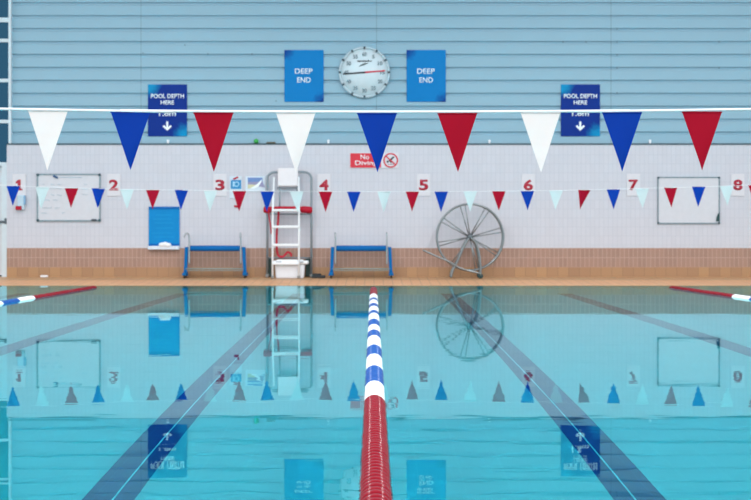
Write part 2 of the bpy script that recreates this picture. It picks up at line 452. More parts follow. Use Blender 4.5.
for nm, mt, s, l in (('red_hand', mat('hand_red', (205, 40, 60), 0.4), 1, 20.8), ('black_hand', BLACKINK, -1, 21.5)):
    bm = N(); t = N(); prism(t, [(0, -0.8 * k), (s * l * k, -0.65 * k), (s * l * k, 0.65 * k), (0, 0.8 * k)], -0.016, -0.010)
    merge(bm, t, Matrix.Rotation(-ang, 4, 'Y')); obj('clock_hand', bm, mt, r)['label'] = nm.replace('_', ' ')
bm = N(); lathe(bm, [(0, -0.022), (0.02, -0.02), (0.02, 0.0), (0, 0.0)], 16); obj('hub_cap', bm, BLACKINK, r)

# no diving sign
YT = YW - 0.012
r, L, w, h = board('no_diving_sign', 'red and white No Diving sign behind the near blue pennant in the middle', 'sign', 349.8, 152.8, 398.7, 168.2, YT, CARD, None)
bm = N(); xa, za = L(350.3, 153.3); xb, zb_ = L(381.0, 167.7); box(bm, (xa, -0.009, zb_), (xb, -0.004, za)); obj('red_field', bm, mat('sign_red', (214, 34, 56), 0.45), r)
letters(r, L, (('No', 364.8, 157.0, 8.5, 4.8), ('Diving', 366.2, 163.6, 22, 6.0)), WHITEINK, y=-0.012, bold=0.01)
x, z_ = L(390.7, 160.4); k = YT / F
bm = N(); M = Matrix.Translation((x, 0, z_))
lathe(bm, [(6.0 * k, -0.010), (7.4 * k, -0.010), (7.4 * k, -0.005), (6.0 * k, -0.005)], 40, M, closed=True)
t = N(); cbox(t, (0, -0.0095, 0), (12.6 * k, 0.004, 1.3 * k)); merge(bm, t, M @ Matrix.Rotation(math.radians(42), 4, 'Y'))
obj('prohibition_ring', bm, mat('sign_red', (214, 34, 56)), r)
bm = N()   # the little diver
t = N(); lathe(t, [(0, -0.0085), (1.1 * k, -0.0085), (1.1 * k, -0.0055), (0, -0.0055)], 14); merge(bm, t, Matrix.Translation((x - 3.0 * k, 0, z_ - 1.3 * k)))
obj('diver_head', bm, BLACKINK, r); bm = N()
prism(bm, [(x + 2.6 * k, z_ + 4.2 * k), (x + 3.8 * k, z_ + 3.2 * k), (x - 0.8 * k, z_ - 1.4 * k), (x - 2.4 * k, z_ - 0.2 * k)], -0.0085, -0.0055)
prism(bm, [(x - 1.6 * k, z_ + 0.9 * k), (x - 2.2 * k, z_ - 0.2 * k), (x - 0.6 * k, z_ - 1.6 * k), (x + 0.2 * k, z_ - 2.8 * k), (x + 1.0 * k, z_ - 2.4 * k), (x + 0.4 * k, z_ - 0.6 * k)], -0.0085, -0.0055)
obj('diver_body', bm, BLACKINK, r)
for i in (-1, 0, 1):
    bm = N(); prism(bm, [(x + i * 2.2 * k - 1.0 * k, z_ - 3.9 * k), (x + i * 2.2 * k, z_ - 4.4 * k), (x + i * 2.2 * k + 1.0 * k, z_ - 3.9 * k), (x + i * 2.2 * k, z_ - 3.4 * k)], -0.0085, -0.0055)
    obj('water_wave', bm, BLACKINK, r)

# lane numbers
NUM = [(1, 19.2), (2, 113.8), (3, 220), (4, 324), (5, 423.6), (6, 528.3), (7, 633.4), (8, 737.8)]
for n, px in NUM:
    r, L, w, h = board('lane_number_sign', 'white card with the red lane number %d on the tiled wall' % n, 'sign', px - 6.7, 173.8, px + 6.7, 196.0, YT, CARD, 'lane number cards')
    k = YT / F; bm = N()
    x, z_ = L(px, 185)
    if n == 1: prism(bm, [(x + a * k, z_ + b * k) for a, b in ((-1.4, -3.7), (-1.4, 1.8), (-3.4, 1.2), (-3.4, 3.4), (-0.8, 5.4), (1.6, 5.4), (1.6, -3.7), (3.4, -3.7), (3.4, -5.4), (-3.4, -5.4), (-3.4, -3.7))], -0.010, -0.008)
    else: write(bm, str(n), x, z_, (9.4 if n > 1 else 5.2) * k, 10.8 * k, -0.010, 0.035 if n > 1 else 0.0)
    obj('numeral', bm, REDINK, r)

# small dispenser below card 1
p = P(20.5, 204, YW - 0.06)
r = thing('soap_dispenser', 'small pale wall dispenser with red foot below the lane number 1 card', 'dispenser', p)
k = YT / F
bm = N(); rbox(bm, (0.5 * k, 0.01, 1.5 * k), (7.5 * k, 0.09, 15 * k), 0.03, 3); obj('body', bm, mat('pale_blue_plastic', (184, 206, 220), 0.3), r)
bm = N(); rbox(bm, (4.3 * k, 0.0, 4 * k), (1.8 * k, 0.1, 9 * k), 0.01); obj('side_strip', bm, mat('soft_blue_plastic', (130, 172, 205), 0.3), r)
bm = N(); rbox(bm, (-1.5 * k, -0.02, -4.0 * k), (6 * k, 0.09, 4.0 * k), 0.02, 3); obj('push_lever', bm, RED, r)

# whiteboards
def whiteboard(label, x0, y0, x1, y1, framecol, t):
    r, L, w, h = board('whiteboard', label, 'whiteboard', x0, y0, x1, y1, YT - 0.005, mat('whiteboard_enamel', (208, 207, 213), 0.3), 'whiteboards on the end wall')
    bm = N()
    for a, b in (((-w / 2, h / 2 - t), (w / 2, h / 2)), ((-w / 2, -h / 2), (w / 2, -h / 2 + t)), ((-w / 2, -h / 2), (-w / 2 + t, h / 2)), ((w / 2 - t, -h / 2), (w / 2, h / 2))):
        box(bm, (a[0], -0.018, a[1]), (b[0], 0.008, b[1]))
    obj('frame', bm, mat(*framecol), r)
    q = t * 1.5
    for sx in (-1, 1):
        for sz in (-1, 1):
            bm = N(); cbox(bm, (sx * (w / 2 - q / 2), -0.012, sz * (h / 2 - q / 2)), (q * 1.2, 0.026, q * 1.2))
            obj('corner_cap', bm, mat('dark_teal_cap', (48, 74, 84), 0.5), r)
    return r, L
r, L = whiteboard('whiteboard with faint handwriting between the lane 1 and lane 2 cards', 36.9, 173.8, 100.6, 221.4, ('grey_board_frame', (128, 146, 154), 0.4), 0.03)
bm = N(); random.seed(3)
for py, spans in ((184.5, ((41, 45), (51, 55), (57, 62), (84, 87))), (188.5, ((42, 48), (50, 62), (82, 88))), (195, ((41, 47), (51, 55), (57, 62), (82, 88))), (200, ((42, 50), (53, 58))), (208, ((42, 52), (55, 60))), (213, ((41, 47), (62, 65)))):
    for a, b in spans:
        pts = []; q = a
        while q < b:
            x, z_ = L(q, py + random.uniform(-1.0, 1.0)); pts.append((x, -0.008, z_)); q += 0.7
        tube(bm, pts, 0.006, 4)
x0_, z0_ = L(60, 177.3); x1_, z1_ = L(82, 177.6)
tube(bm, [(x0_, -0.008, z0_), (x1_, -0.008, z1_)], 0.010, 4)
obj('handwriting', bm, mat('faint_marker', (186, 200, 212), 0.5), r)
p = P(55.5, 176.8, YT - 0.034)
bm = N(); t = N(); rbox(t, (0, 0, 0), (0.115, 0.03, 0.045), 0.012); merge(bm, t, Matrix.Rotation(math.radians(28), 4, 'Y'))
tag(obj('board_magnet', bm, mat('dark_blue_plastic', (24, 80, 128), 0.4), loc=p), 'small dark blue magnet at the top of the whiteboard with handwriting', 'magnet')
p = P(94, 219.9, YT - 0.035)
bm = N(); rbox(bm, (0, 0, 0), (0.12, 0.04, 0.04), 0.01)
tag(obj('board_eraser', bm, mat('dark_felt', (70, 80, 90), 0.9), loc=p), 'small dark eraser on the lower right frame of the handwritten whiteboard', 'eraser')
r, L = whiteboard('blank whiteboard with thin dark frame between the lane 7 and lane 8 cards', 657.5, 177.0, 719.6, 223.8, ('dark_board_frame', (112, 134, 144), 0.4), 0.022)
p = P(718, 217, YT - 0.032)
bm = N(); k = YT / F
prism(bm, [(1.6 * k, 5 * k), (1.6 * k, -3.6 * k), (0.4 * k, -4.2 * k), (-1.8 * k, -4.4 * k), (-1.6 * k, -1.5 * k), (-0.4 * k, 2.5 * k)], -0.012, 0.012)
bmesh.ops.bevel(bm, geom=bm.edges[:], offset=0.005, segments=2, affect='EDGES')
tag(obj('board_wiper', bm, mat('dark_green_cloth', (44, 76, 78), 0.9, bump=0.3), loc=p), 'dark green wiper hanging in the lower right corner of the blank whiteboard', 'wiper')

# blue board with white tray
r, L, w, h = board('notice_board', 'bright blue board with a white tray on the wall above the left trolley', 'notice board', 148.8, 206.6, 179.6, 249.6, YT - 0.01, mat('bright_blue_board', (0, 132, 198), 0.5, var=0.1, scale=4, spec=0.2), None, 0.03)
k = YT / F
for py, hh in ((208.0, 2.6), (244.6, 2.0)):
    bm = N(); x, z_ = L(164.2, py); rbox(bm, (x, -0.014, z_), (30.8 * k, 0.022, hh * k), 0.004)
    obj('edge_strip', bm, mat('deep_blue_strip', (0, 98, 172), 0.5, spec=0.2), r)
bm = N()
for py in (215, 219, 223, 228, 233, 237):
    x, z_ = L(164 + random.uniform(-3, 1), py); cbox(bm, (x, -0.016, z_), (random.uniform(16, 23) * k, 0.003, 0.8 * k))
obj('ruled_line', bm, mat('light_blue_rule', (16, 146, 204), 0.5, spec=0.2), r)
x, z_ = L(164.2, 247.7)
bm = N(); rbox(bm, (x, -0.05, z_), (31.2 * k, 0.1, 3.6 * k), 0.01); obj('tray', bm, mat('tray_white', (216, 224, 234), 0.4), r)
bm = N()
for i, (px, py) in enumerate(((162, 245.6), (165, 245.0), (168, 245.9))):
    q = P(px, py, YT - 0.07); t = N(); bmesh.ops.create_icosphere(t, subdivisions=2, radius=0.055)
    for v in t.verts: v.co.x *= 1.4
    for f in t.faces: f.smooth = True
    c0 = P(165, 246.0, YT - 0.07)
    merge(bm, t, Matrix.Translation(q - c0))
tag(obj('paper_towel', bm, WHITE, loc=P(165, 245.2, YT - 0.085)), 'crumpled white towel lying on the tray of the bright blue board', 'towel')

# posters
r, L, w, h = board('safety_notice', 'small pale notice with a blue pictogram beside the lane 3 card', 'notice', 229.6, 176.2, 242.0, 198.5, YT, mat('pale_card', (206, 218, 228), 0.5))
k = YT / F
bm = N(); x, z_ = L(236, 184.5); rbox(bm, (x, -0.01, z_), (10.4 * k, 0.006, 9.0 * k), 0.002, 1); obj('blue_field', bm, mat('notice_blue', (28, 134, 190), 0.5), r)
bm = N(); x, z_ = L(236.6, 184.2); M = Matrix.Translation((x, -0.0145, z_))
t = N(); lathe(t, [(1.7 * k, 0), (2.7 * k, 0), (2.7 * k, 0.003), (1.7 * k, 0.003)], 20, closed=True); merge(bm, t, M)
box(bm, (x - 3.8 * k, -0.0145, z_ - 2.6 * k), (x - 2.2 * k, -0.012, z_ + 2.6 * k)); obj('pictogram', bm, PALEINK, r)
bm = N(); x, z_ = L(235.7, 178.2); t = N(); cbox(t, (0, -0.010, 0), (5.4 * k, 0.004, 1.8 * k)); merge(bm, t, Matrix.Translation((x, 0, z_)) @ Matrix.Rotation(math.radians(-24), 4, 'Y'))
obj('red_strip', bm, REDINK, r)
p = P(236.5, 206.3, YT)
bm = N(); rbox(bm, (0, 0, 0), (5.0 * k, 0.03, 2.2 * k), 0.01); rbox(bm, (1.6 * k, 0, 2.2 * k), (1.6 * k, 0.025, 6 * k), 0.008)
tag(obj('alarm_key_hook', bm, RED, loc=p), 'small red hook on the tiles below the blue pictogram notice', 'hook')

r, L, w, h = board('photo_poster', 'landscape poster with blue sky and white swoosh left of the lifeguard chair', 'poster', 245.6, 176.4, 265.2, 191.6, YT, mat('poster_white', (214, 224, 234), 0.5))
for nm, pts, mt in (('sky_print', ((247.8, 177.6), (262.6, 177.6), (262.6, 184.5), (247.8, 184.0)), mat('poster_sky', (104, 136, 190), 0.5, var=0.2)),
                    ('violet_print', ((247.8, 182.2), (262.6, 181.4), (265, 187.5), (247.8, 184.6)), mat('poster_violet', (150, 146, 180), 0.5, var=0.15)),
                    ('sand_print', ((247.8, 184.4), (256, 184.8), (254, 188.6), (247.8, 188.4)), mat('poster_sand', (206, 206, 170), 0.5, var=0.12))):
    bm = N(); prism(bm, [L(*q) for q in pts], -0.0095 - 0.001 * (nm == 'violet_print') - 0.002 * (nm == 'sand_print'), -0.004); obj(nm, bm, mt, r)
bm = N(); prism(bm, [L(*q) for q in ((262.0, 179.0), (261.6, 181.6), (258.6, 186.4), (254.5, 188.6), (250, 188.4), (254.2, 186.2), (257.6, 183.6))], -0.014, -0.008); obj('swoosh', bm, WHITEINK, r)

# things on the ledge
zl = ZTOP + 0.0125
p = P(256.2, 141.5, YW + 0.04)
bm = N(); t = N(); bmesh.ops.create_uvsphere(t, u_segments=20, v_segments=12, radius=0.055)
for f in t.faces: f.smooth = True
merge(bm, t); tag(obj('ball', bm, mat('green_ball', (62, 170, 82), 0.6), loc=(p.x, YW + 0.05, zl + 0.054)), 'small green ball on the ledge at the foot of the cladding', 'ball')
p = P(271, 143, YW + 0.04)
bm = N(); t = N(); rbox(t, (0, 0, 0), (0.20, 0.08, 0.035), 0.012); merge(bm, t)
tag(obj('dive_brick', bm, mat('brown_rubber', (104, 92, 70), 0.7), loc=(p.x, YW + 0.05, zl + 0.018)), 'small flat brown block on the ledge beside the green ball', 'block')
for px, lab in ((168, 'below the left navy pool depth sign'), (328.4, 'below the round clock, left of it'), (489.4, 'between the near red and white pennants right of centre'), (650, 'right of the right navy pool depth sign')):
    p = P(px, 141.0, YC - 0.02)
    bm = N(); rbox(bm, (0, 0, 0), (0.055, 0.05, 0.055), 0.012); rbox(bm, (0, 0.0, -0.045), (0.04, 0.04, 0.05), 0.008)
    tag(obj('wall_clip', bm, WHITE, loc=p), 'tiny white clip on the ledge ' + lab, 'clip', 'white clips along the ledge')

# ------------------------------------------------------------------ pennant lines
def pennant_mesh(w, h, twist=0.0, lean=0.0, seed=0):
    """Hanging triangular sheet with a folded hem, tip down; local origin at the middle of its top edge."""
    rnd = random.Random(seed); bm = N(); n = 8; th = 0.0012
    ph = rnd.uniform(0, 6.28); amp = 0.006 * w / 0.2
    def pt(u, v):
        x = (u - 0.5) * w * (1 - v) * 1.0 + lean * v
        y = amp * math.sin(ph + u * 3 + v * 4) * v + twist * (u - 0.5) * w * (1 - v * 0.3)
        return x * (1 - abs(twist) * 0.15), y, -v * h
    for s in (-1, 1):
        g = []
        for j in range(n):
            v = j / n
            g.append([bm.verts.new(Vector(pt(i / n, v)) + Vector((0, s * th / 2, 0))) for i in range(n + 1)])
        tip = bm.verts.new(Vector(pt(0.5, 1)) + Vector((0, s * th / 2, 0)))
        for j in range(n - 1):
            for i in range(n):
                q = (g[j][i], g[j + 1][i], g[j + 1][i + 1], g[j][i + 1]); f = bm.faces.new(q if s < 0 else q[::-1]); f.smooth = True
        for i in range(n):
            q = (g[-1][i], tip, g[-1][i + 1]); f = bm.faces.new(q if s < 0 else q[::-1]); f.smooth = True
    # hem roll along the top
    tube(bm, [Vector(pt(i / n, 0)) + Vector((0, 0, -0.004 * h / 0.3)) for i in range(n + 1)], 0.004 * w / 0.2, 6)
    return bm

def pennant_line(name_label, Y, flags, cord_px, r_cord, xspan, group):
    root = thing('pennant_line', name_label, 'pennant string', (0, Y, 0), group)
    pts = [P(x, y, Y) - Vector((0, Y, 0)) for x, y in cord_px]
    a, b = pts[0], pts[-1]
    sl = (pts[1].z - a.z) / (pts[1].x - a.x); sr = (b.z - pts[-2].z) / (b.x - pts[-2].x)
    pts = [Vector((-xspan, 0, a.z + sl * (-xspan - a.x) * 1.3))] + pts + [Vector((xspan, 0, b.z + sr * (xspan - b.x) * 1.3))]
    bm = N(); tube(bm, smooth_path(pts, 6), r_cord, 8); obj('cord', bm, CORD, root)
    names = {'w': 'white pennant', 'b': 'blue pennant', 'r': 'red pennant'}
    for i, (cx, wpx, ytop, ax, ay, c, tw) in enumerate(flags):
        t = P(cx, ytop, Y); q = P(ax, ay, Y)
        bm = pennant_mesh(wpx * Y / F, t.z - q.z, tw, q.x - t.x, i)
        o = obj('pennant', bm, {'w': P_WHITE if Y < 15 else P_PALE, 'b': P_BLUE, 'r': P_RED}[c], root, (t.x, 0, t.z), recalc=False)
        o['label'] = names[c]
    return root

near = []
for cx, ax, ay, yt, c in ((48, 47.5, 168.6, 110.2, 'w'), (130.5, 130.5, 168.0, 111.3, 'b'), (213.5, 214, 170, 112.4, 'r'), (295.7, 296, 170.6, 112.2, 'w'), (377, 377.5, 170.3, 112.8, 'b'), (457.3, 458, 170.0, 112.8, 'r'), (540.5, 541, 170.4, 112.2, 'w'), (622, 622.3, 169.6, 112, 'b'), (702, 702.2, 168.4, 111.5, 'r')):
    near.append((cx, 40.0, yt, ax, ay + 2.0, c, 0.0))
pennant_line('large near string of white, blue and red pennants across the top', 7.62, near,
             ((0, 109.0), (120, 110.6), (250, 111.6), (375, 111.9), (500, 111.7), (630, 110.7), (751, 109.4)), 0.0070, 12.5, 'backstroke pennant strings')
far = []
for cx, yt, ax, ay, c, tw in ((13.3, 186, 12.7, 205, 'b', 0), (42.5, 187.3, 41, 208, 'w', 0), (71.5, 188.3, 71, 207, 'r', 0), (98.5, 188.3, 97.7, 207, 'b', 0.2),
        (127, 189.6, 127, 208.5, 'w', 0), (152.8, 190, 152.6, 208.3, 'r', 0), (181.5, 190, 180.9, 209, 'b', 0.1), (210.5, 190.6, 209.8, 210.5, 'w', 0), (239.4, 191, 239, 210.6, 'r', 0),
        (267.3, 191.5, 266.7, 211, 'b', 0), (296.6, 191.5, 297.6, 211.5, 'w', 0), (325.5, 191.6, 325.6, 211.2, 'r', 0), (353.8, 191.6, 353.6, 211.2, 'b', 0), (383.8, 191.6, 383.8, 211.4, 'w', 0.2), (412.4, 191.5, 412, 210.6, 'r', 0.1),
        (441.3, 191.5, 441, 211.2, 'b', 0), (470.2, 191.3, 470.2, 210.8, 'w', 0), (498.8, 191.2, 498.8, 209.8, 'r', 0), (527.4, 191, 527.6, 209.3, 'b', 0), (556, 190.6, 555.4, 208.8, 'w', 0), (584.4, 190, 579.6, 208.8, 'r', 0.35),
        (613.4, 189.4, 613.6, 208.6, 'b', 0), (642, 188.6, 642.6, 207.4, 'w', 0), (670.6, 187.7, 671.4, 206.6, 'r', 0.1), (698.7, 186.7, 698.1, 206, 'b', 0), (726.6, 186, 727.4, 205, 'w', 0), (755, 185.2, 755, 204, 'r', 0)):
    far.append((cx, 13.6, yt, ax, ay + 0.9, c, tw))
pennant_line('small distant string of pennants hanging before the far tiled wall', 24.05, far,
             ((0, 185), (60, 187.4), (130, 189.4), (250, 191.0), (375, 191.5), (480, 191.2), (560, 190.4), (650, 188.2), (751, 185)), 0.003, 12.5, 'backstroke pennant strings')

# ------------------------------------------------------------------ lane ropes
PD = 0.17
def disc_bm(seg=28):
    bm = N()
    half = [(0.012, -0.083), (0.048, -0.083), (0.050, -0.075), (0.066, -0.069), (0.0735, -0.058), (0.075, -0.0425), (0.0735, -0.027), (0.066, -0.016), (0.050, -0.010)]
    prof = half + [(0.048, 0.0)] + [(r_, -a_) for r_, a_ in half[::-1]]
    lathe(bm, prof, seg, closed=True); return bm
def rope(label, x_at, y0, y1, colour_at, yparts0, z0, seg=28):
    """Floats strung on a cable from y0 to y1; those from yparts0 on (at most 100) are parts of their own."""
    root = thing('lane_rope', label, 'lane rope', (x_at(y1), y1, 0), 'lane ropes')
    protos = {}
    dirv = Vector((x_at(y1) - x_at(y0), y1 - y0, 0)).normalized()
    rz = math.atan2(-dirv.x, dirv.y)
    def zz(y): return z0
    ms = {'r': FL_RED, 'w': FL_WHITE, 'b': FL_BLUE}
    ys = []; y = y1 - 0.10
    while y > y0: ys.append(y); y -= PD
    ys.sort(); parts = [y for y in ys if y >= yparts0][:100]; rest = [y for y in ys if y not in set(parts)]
    rnd = random.Random(5)
    for y in parts:
        c = colour_at(y)
        if c not in protos:
            o = obj('float_disc', disc_bm(seg), ms[c], root); protos[c] = o
        else:
            o = protos[c].copy(); COL.objects.link(o); o.parent = root
        o['label'] = {'r': 'red float disc', 'w': 'white float disc', 'b': 'blue float disc'}[c]
        o.location = (x_at(y) - x_at(y1) + rnd.uniform(-.0015, .0015), y - y1, zz(y) + rnd.uniform(-.0015, .0015)); o.rotation_euler = (rnd.uniform(-.02, .02), rnd.uniform(0, 6), rz)
    if rest:
        bm = N()
        for y in rest:
            t = disc_bm(16); merge(bm, t, Matrix.Translation((x_at(y) - x_at(y1), y - y1, zz(y))) @ Matrix.Rotation(rz, 4, 'Z'), 'rwb'.index(colour_at(y)))
        tag(obj('float_disc', bm, [FL_RED, FL_WHITE, FL_BLUE], root, recalc=False), kind='stuff')
    bm = N(); tube(bm, [(x_at(y) - x_at(y1), y - y1, zz(y)) for y in (y0, (y0 + y1) / 2, y1 - 0.02, 28.40)], 0.006, 6); obj('cable', bm, CHROME, root)
    bm = N(); tube(bm, smooth_path([(x_at(28.45) - x_at(y1), 28.45 - y1 + d, z0 + e) for d, e in ((-0.16, 0), (-0.06, 0.012), (0.0, 0.012), (0.035, 0.0))], 4), 0.008, 6); obj('hook', bm, CHROME, root)

SEGS = [9.62, 10.56, 11.84, 12.8, 13.97, 15.08, 16.08, 16.94, 18.05, 19.2, 20.0, 20.9, 21.8, 22.9, 23.7, 25.1]
SEGS = [q * 0.962 for q in SEGS]
def centre_colour(y):
    if y < SEGS[0] or y > SEGS[-1]: return 'r'
    for i in range(len(SEGS) - 1):
        if SEGS[i] <= y < SEGS[i + 1]: return 'w' if i % 2 == 0 else 'b'
    return 'r'
rope('lane rope running straight down the middle of the pool', lambda y: 0.007 - (y - 6) * 0.0008, 3.1, 27.0, centre_colour, 5.5, -0.03)
def side_colour(red):
    return lambda y: 'r' if y > red or y < 9.5 else ('w' if int((red - y) / 0.88) % 2 == 0 else 'b')
rope('lane rope at the far left of the pool, red end before handwritten whiteboard', lambda y: -5.485 - (27.5 - y) * 0.043, 9.0, 27.5, side_colour(23.3), 20.0, -0.03, 16)
rope('lane rope at the far right of the pool, red end before blank whiteboard', lambda y: 5.84 + (27.5 - y) * 0.072, 9.0, 27.5, side_colour(23.8), 21.0, -0.03, 16)

# ------------------------------------------------------------------ roller trolleys
def trolley(label, px, Y, hooks):
    zg = deck_z(Y)
    r = thing('roller_trolley', label, 'trolley', (P(px, 0, Y).x, Y, zg), 'blue roller trolleys')
    bm = N()
    prof = [(0.0, -0.56), (0.04, -0.56), (0.062, -0.545), (0.064, 0.0), (0.062, 0.545), (0.04, 0.56), (0.0, 0.56)]
    lathe(bm, prof, 20, Matrix.Translation((0, 0, 0.648)) @ Matrix.Rotation(PI / 2, 4, 'Z')); obj('roller', bm, BLUEFOAM, r)
    bm = N(); tube(bm, [(-0.66, 0, 0.648), (0.66, 0, 0.648)], 0.018, 8); obj('axle', bm, CHROME, r)
    for s in (-1, 1):
        bm = N()
        # tapering upright with a flared foot
        prism(bm, [(s * 0.590, 0.68), (s * 0.665, 0.68), (s * 0.685, 0.16), (s * 0.72, 0.05), (s * 0.60, 0.05), (s * 0.615, 0.16)], -0.035, 0.035)
        rbox(bm, (s * 0.66, 0, 0.085), (0.085, 0.40, 0.06), 0.012)
        t = N(); obj('upright', bm, BLUEPAINT, r); t.free()
        for d in (-1, 1):
            bm = N(); lathe(bm, [(0.0, -0.018), (0.035, -0.018), (0.045, -0.012), (0.045, 0.012), (0.035, 0.018), (0.0, 0.018)], 18, Matrix.Translation((s * 0.66, d * 0.16, 0.045)) @ Matrix.Rotation(PI / 2, 4, 'Z'))
            w = obj('caster', bm, DARKRUBBER, r)
            bm = N(); box(bm, (s * 0.66 - 0.03, d * 0.16 - 0.02, 0.05), (s * 0.66 - 0.022, d * 0.16 + 0.02, 0.075)); box(bm, (s * 0.66 + 0.022, d * 0.16 - 0.02, 0.05), (s * 0.66 + 0.03, d * 0.16 + 0.02, 0.075)); obj('fork', bm, CHROME, w)
        hx, hy = hooks[(s + 1) // 2]
        bm = N(); x = s * 0.565
        tube(bm, smooth_path([(x, -0.05, 0.30), (x, -0.05, 0.55), (x, -0.05, 0.88), (x + hx * 0.3, -0.05 + hy * 0.3, 0.975), (x + hx * 0.75, -0.05 + hy * 0.75, 0.965), (x + hx, -0.05 + hy, 0.89)], 5), 0.019, 8)
        obj('handle', bm, CHROME, r)
    bm = N()
    for i in range(5): cbox(bm, (0, -0.10 + i * 0.05, 0.16), (1.22, 0.02, 0.012))
    tube(bm, [(-0.63, -0.12, 0.20), (0.63, -0.12, 0.20)], 0.014, 8); tube(bm, [(-0.63, 0.12, 0.20), (0.63, 0.12, 0.20)], 0.014, 8)
    for i in range(9): cbox(bm, (-0.56 + i * 0.14, 0, 0.168), (0.02, 0.25, 0.010))
    obj('lower_shelf', bm, mat('grey_rack', (140, 150, 146), 0.5), r)
    return r
trolley('blue roller trolley left of the lifeguard chair', 215.2, 30.82, ((-0.11, -0.03), (0.0, -0.12)))
trolley('blue roller trolley right of the lifeguard chair, behind the middle lane rope', 361.2, 30.82, ((0.0, -0.10), (0.0, 0.10)))

# ------------------------------------------------------------------ lifeguard chair
YQ = 30.75
base = Vector((P(288.5, 0, YQ).x, YQ, deck_z(YQ)))
r = thing('lifeguard_chair', 'tall white and grey lifeguard chair with ladder steps by the far wall', 'lifeguard chair', base)
def Q(px, py, dy=0.0):
    q = P(px, py, YQ) - base; return Vector((q.x, dy, q.z))
def zq(py): return Q(0, py).z
YB = 0.22     # rear frame offset
bm = N()      # tall rear hoop
tube(bm, [Vector((Q(266.6, 0).x, YB, 0))] + smooth_path([Q(266.6, 215, YB), Q(266.6, 182, YB), Q(267.4, 175.4, YB), Q(271.5, 172.2, YB), Q(277, 171.6, YB), Q(289, 171.6, YB), Q(300, 171.6, YB), Q(306.6, 172.2, YB), Q(310.3, 175.6, YB), Q(310.9, 182, YB), Q(310.9, 215, YB)], 5) + [Vector((Q(310.9, 0).x, YB, 0))], 0.027, 10)
obj('rear_hoop', bm, GREYTUBE, r)
for px, lean in ((273.0, 0.0), (299.2, 0.0)):
    bm = N(); tube(bm, [Vector((Q(px, 0).x, -0.16, 0)), Q(px, 240, -0.11), Q(px, 212, -0.07), Q(px + (0.6 if px < 280 else -0.8), 177, 0.12)], 0.022, 10); obj('ladder_rail', bm, WHITEPAINT, r)
for py, dy in ((263.4, -0.145), (244.9, -0.12), (226.8, -0.095)):
    bm = N(); c_ = Q(286, py, dy); rbox(bm, c_, (26.8 * YQ / F, 0.10, 0.055), 0.012); obj('step', bm, WHITEPAINT, r)
bm = N(); c_ = Q(286, 210.3, -0.02); rbox(bm, c_, (25.5 * YQ / F, 0.34, 0.05), 0.015); obj('seat', bm, WHITEPAINT, r)
bm = N(); c_ = Q(287.5, 177.0, 0.15)
rbox(bm, c_, (20.4 * YQ / F, 0.07, 18.6 * YQ / F), 0.03, 3)
obj('backrest', bm, mat('white_vinyl_pad', (234, 228, 230), 0.5, bump=0.3, var=0.05, scale=12), r)
bm = N()
for px in (279.2, 296.8): tube(bm, [Q(px, 211, 0.14), Q(px, 186, 0.17)], 0.018, 8)
tube(bm, [Q(276.5, 187.6, 0.17), Q(298.8, 187.6, 0.17)], 0.018, 8)
tube(bm, [Q(266.6, 214.0, YB), Q(310.9, 214.0, YB)], 0.016, 8)
for px in (274, 298.4): tube(bm, [Q(px, 213.2, -0.06), Q(px, 214, YB)], 0.016, 8)
obj('seat_support', bm, GREYTUBE, r)
for px, s in ((266.6, 1), (310.9, -1)):
    for py, dx, dy in ((258, 7.5, -0.10), (214, 7.0, -0.02)):
        bm = N(); tube(bm, [Q(px, py, YB), Q(px + s * dx, py, dy)], 0.016, 8); obj('brace', bm, GREYTUBE, r)
bm = N(); tube(bm, [Q(266.6, 258, YB), Q(310.9, 258, YB)], 0.016, 8); obj('brace', bm, GREYTUBE, r)
GR = mat('grey_rubber', (150, 152, 150), 0.6)
for px in (266.6, 310.9):
    bm = N(); q = Q(px, 0); lathe(bm, [(0.0, -0.04), (0.04, -0.04), (0.04, 0.04), (0.0, 0.04)], 12, Matrix.Translation((q.x, YB, 0.04)) @ Matrix.Rotation(PI / 2, 4, 'X')); obj('rubber_foot', bm, GR, r)
for px in (273.0, 299.2):
    bm = N(); q = Q(px, 0); lathe(bm, [(0.0, -0.03), (0.032, -0.03), (0.032, 0.03), (0.0, 0.03)], 12, Matrix.Translation((q.x, -0.16, 0.03)) @ Matrix.Rotation(PI / 2, 4, 'X')); obj('rubber_foot', bm, GR, r)

# rescue tube resting across the seat rails
rt = thing('rescue_tube', 'red rescue tube laid across the lifeguard chair seat with its strap hanging', 'rescue tube', base + Q(287, 209.6, 0.10))
o0 = Q(287, 209.6, 0.10)
bm = N()
xs = [263.0, 263.6, 266, 270.5, 272.3, 274, 280, 296, 300.5, 302, 306, 310.6, 311.9, 312.2]
rs = [0.03, 0.066, 0.075, 0.072, 0.05, 0.034, 0.030, 0.030, 0.05, 0.078, 0.080, 0.074, 0.06, 0.03]
zz_ = [209.8, 209.8, 209.8, 209.6, 209, 208.0, 207.6, 207.6, 208.6, 209.4, 209.8, 210, 210, 210]
tube(bm, [Q(x, z_, 0.10) - o0 for x, z_ in zip(xs, zz_)], rs, 14); obj('float_body', bm, RED, rt)
bm = N()
tube(bm, smooth_path([Q(268.5, 211, 0.04) - o0, Q(269.2, 218, 0.03) - o0, Q(270.6, 226, 0.03) - o0, Q(271.2, 234, 0.04) - o0], 5), 0.016, 6, flat=0.5)
tube(bm, smooth_path([Q(278.4, 209, 0.10) - o0, Q(278, 220, 0.06) - o0, Q(276.8, 232, 0.04) - o0, Q(276.6, 248, 0.04) - o0, Q(278.4, 255.6, 0.04) - o0, Q(283, 256.6, 0.02) - o0, Q(287.6, 252.2, 0.0) - o0, Q(291.0, 254.0, 0.0) - o0, Q(291.0, 256.2, 0.02) - o0], 6), 0.024, 8, flat=0.6)
obj('strap', bm, mat('red_webbing', (190, 24, 52), 0.7), rt)

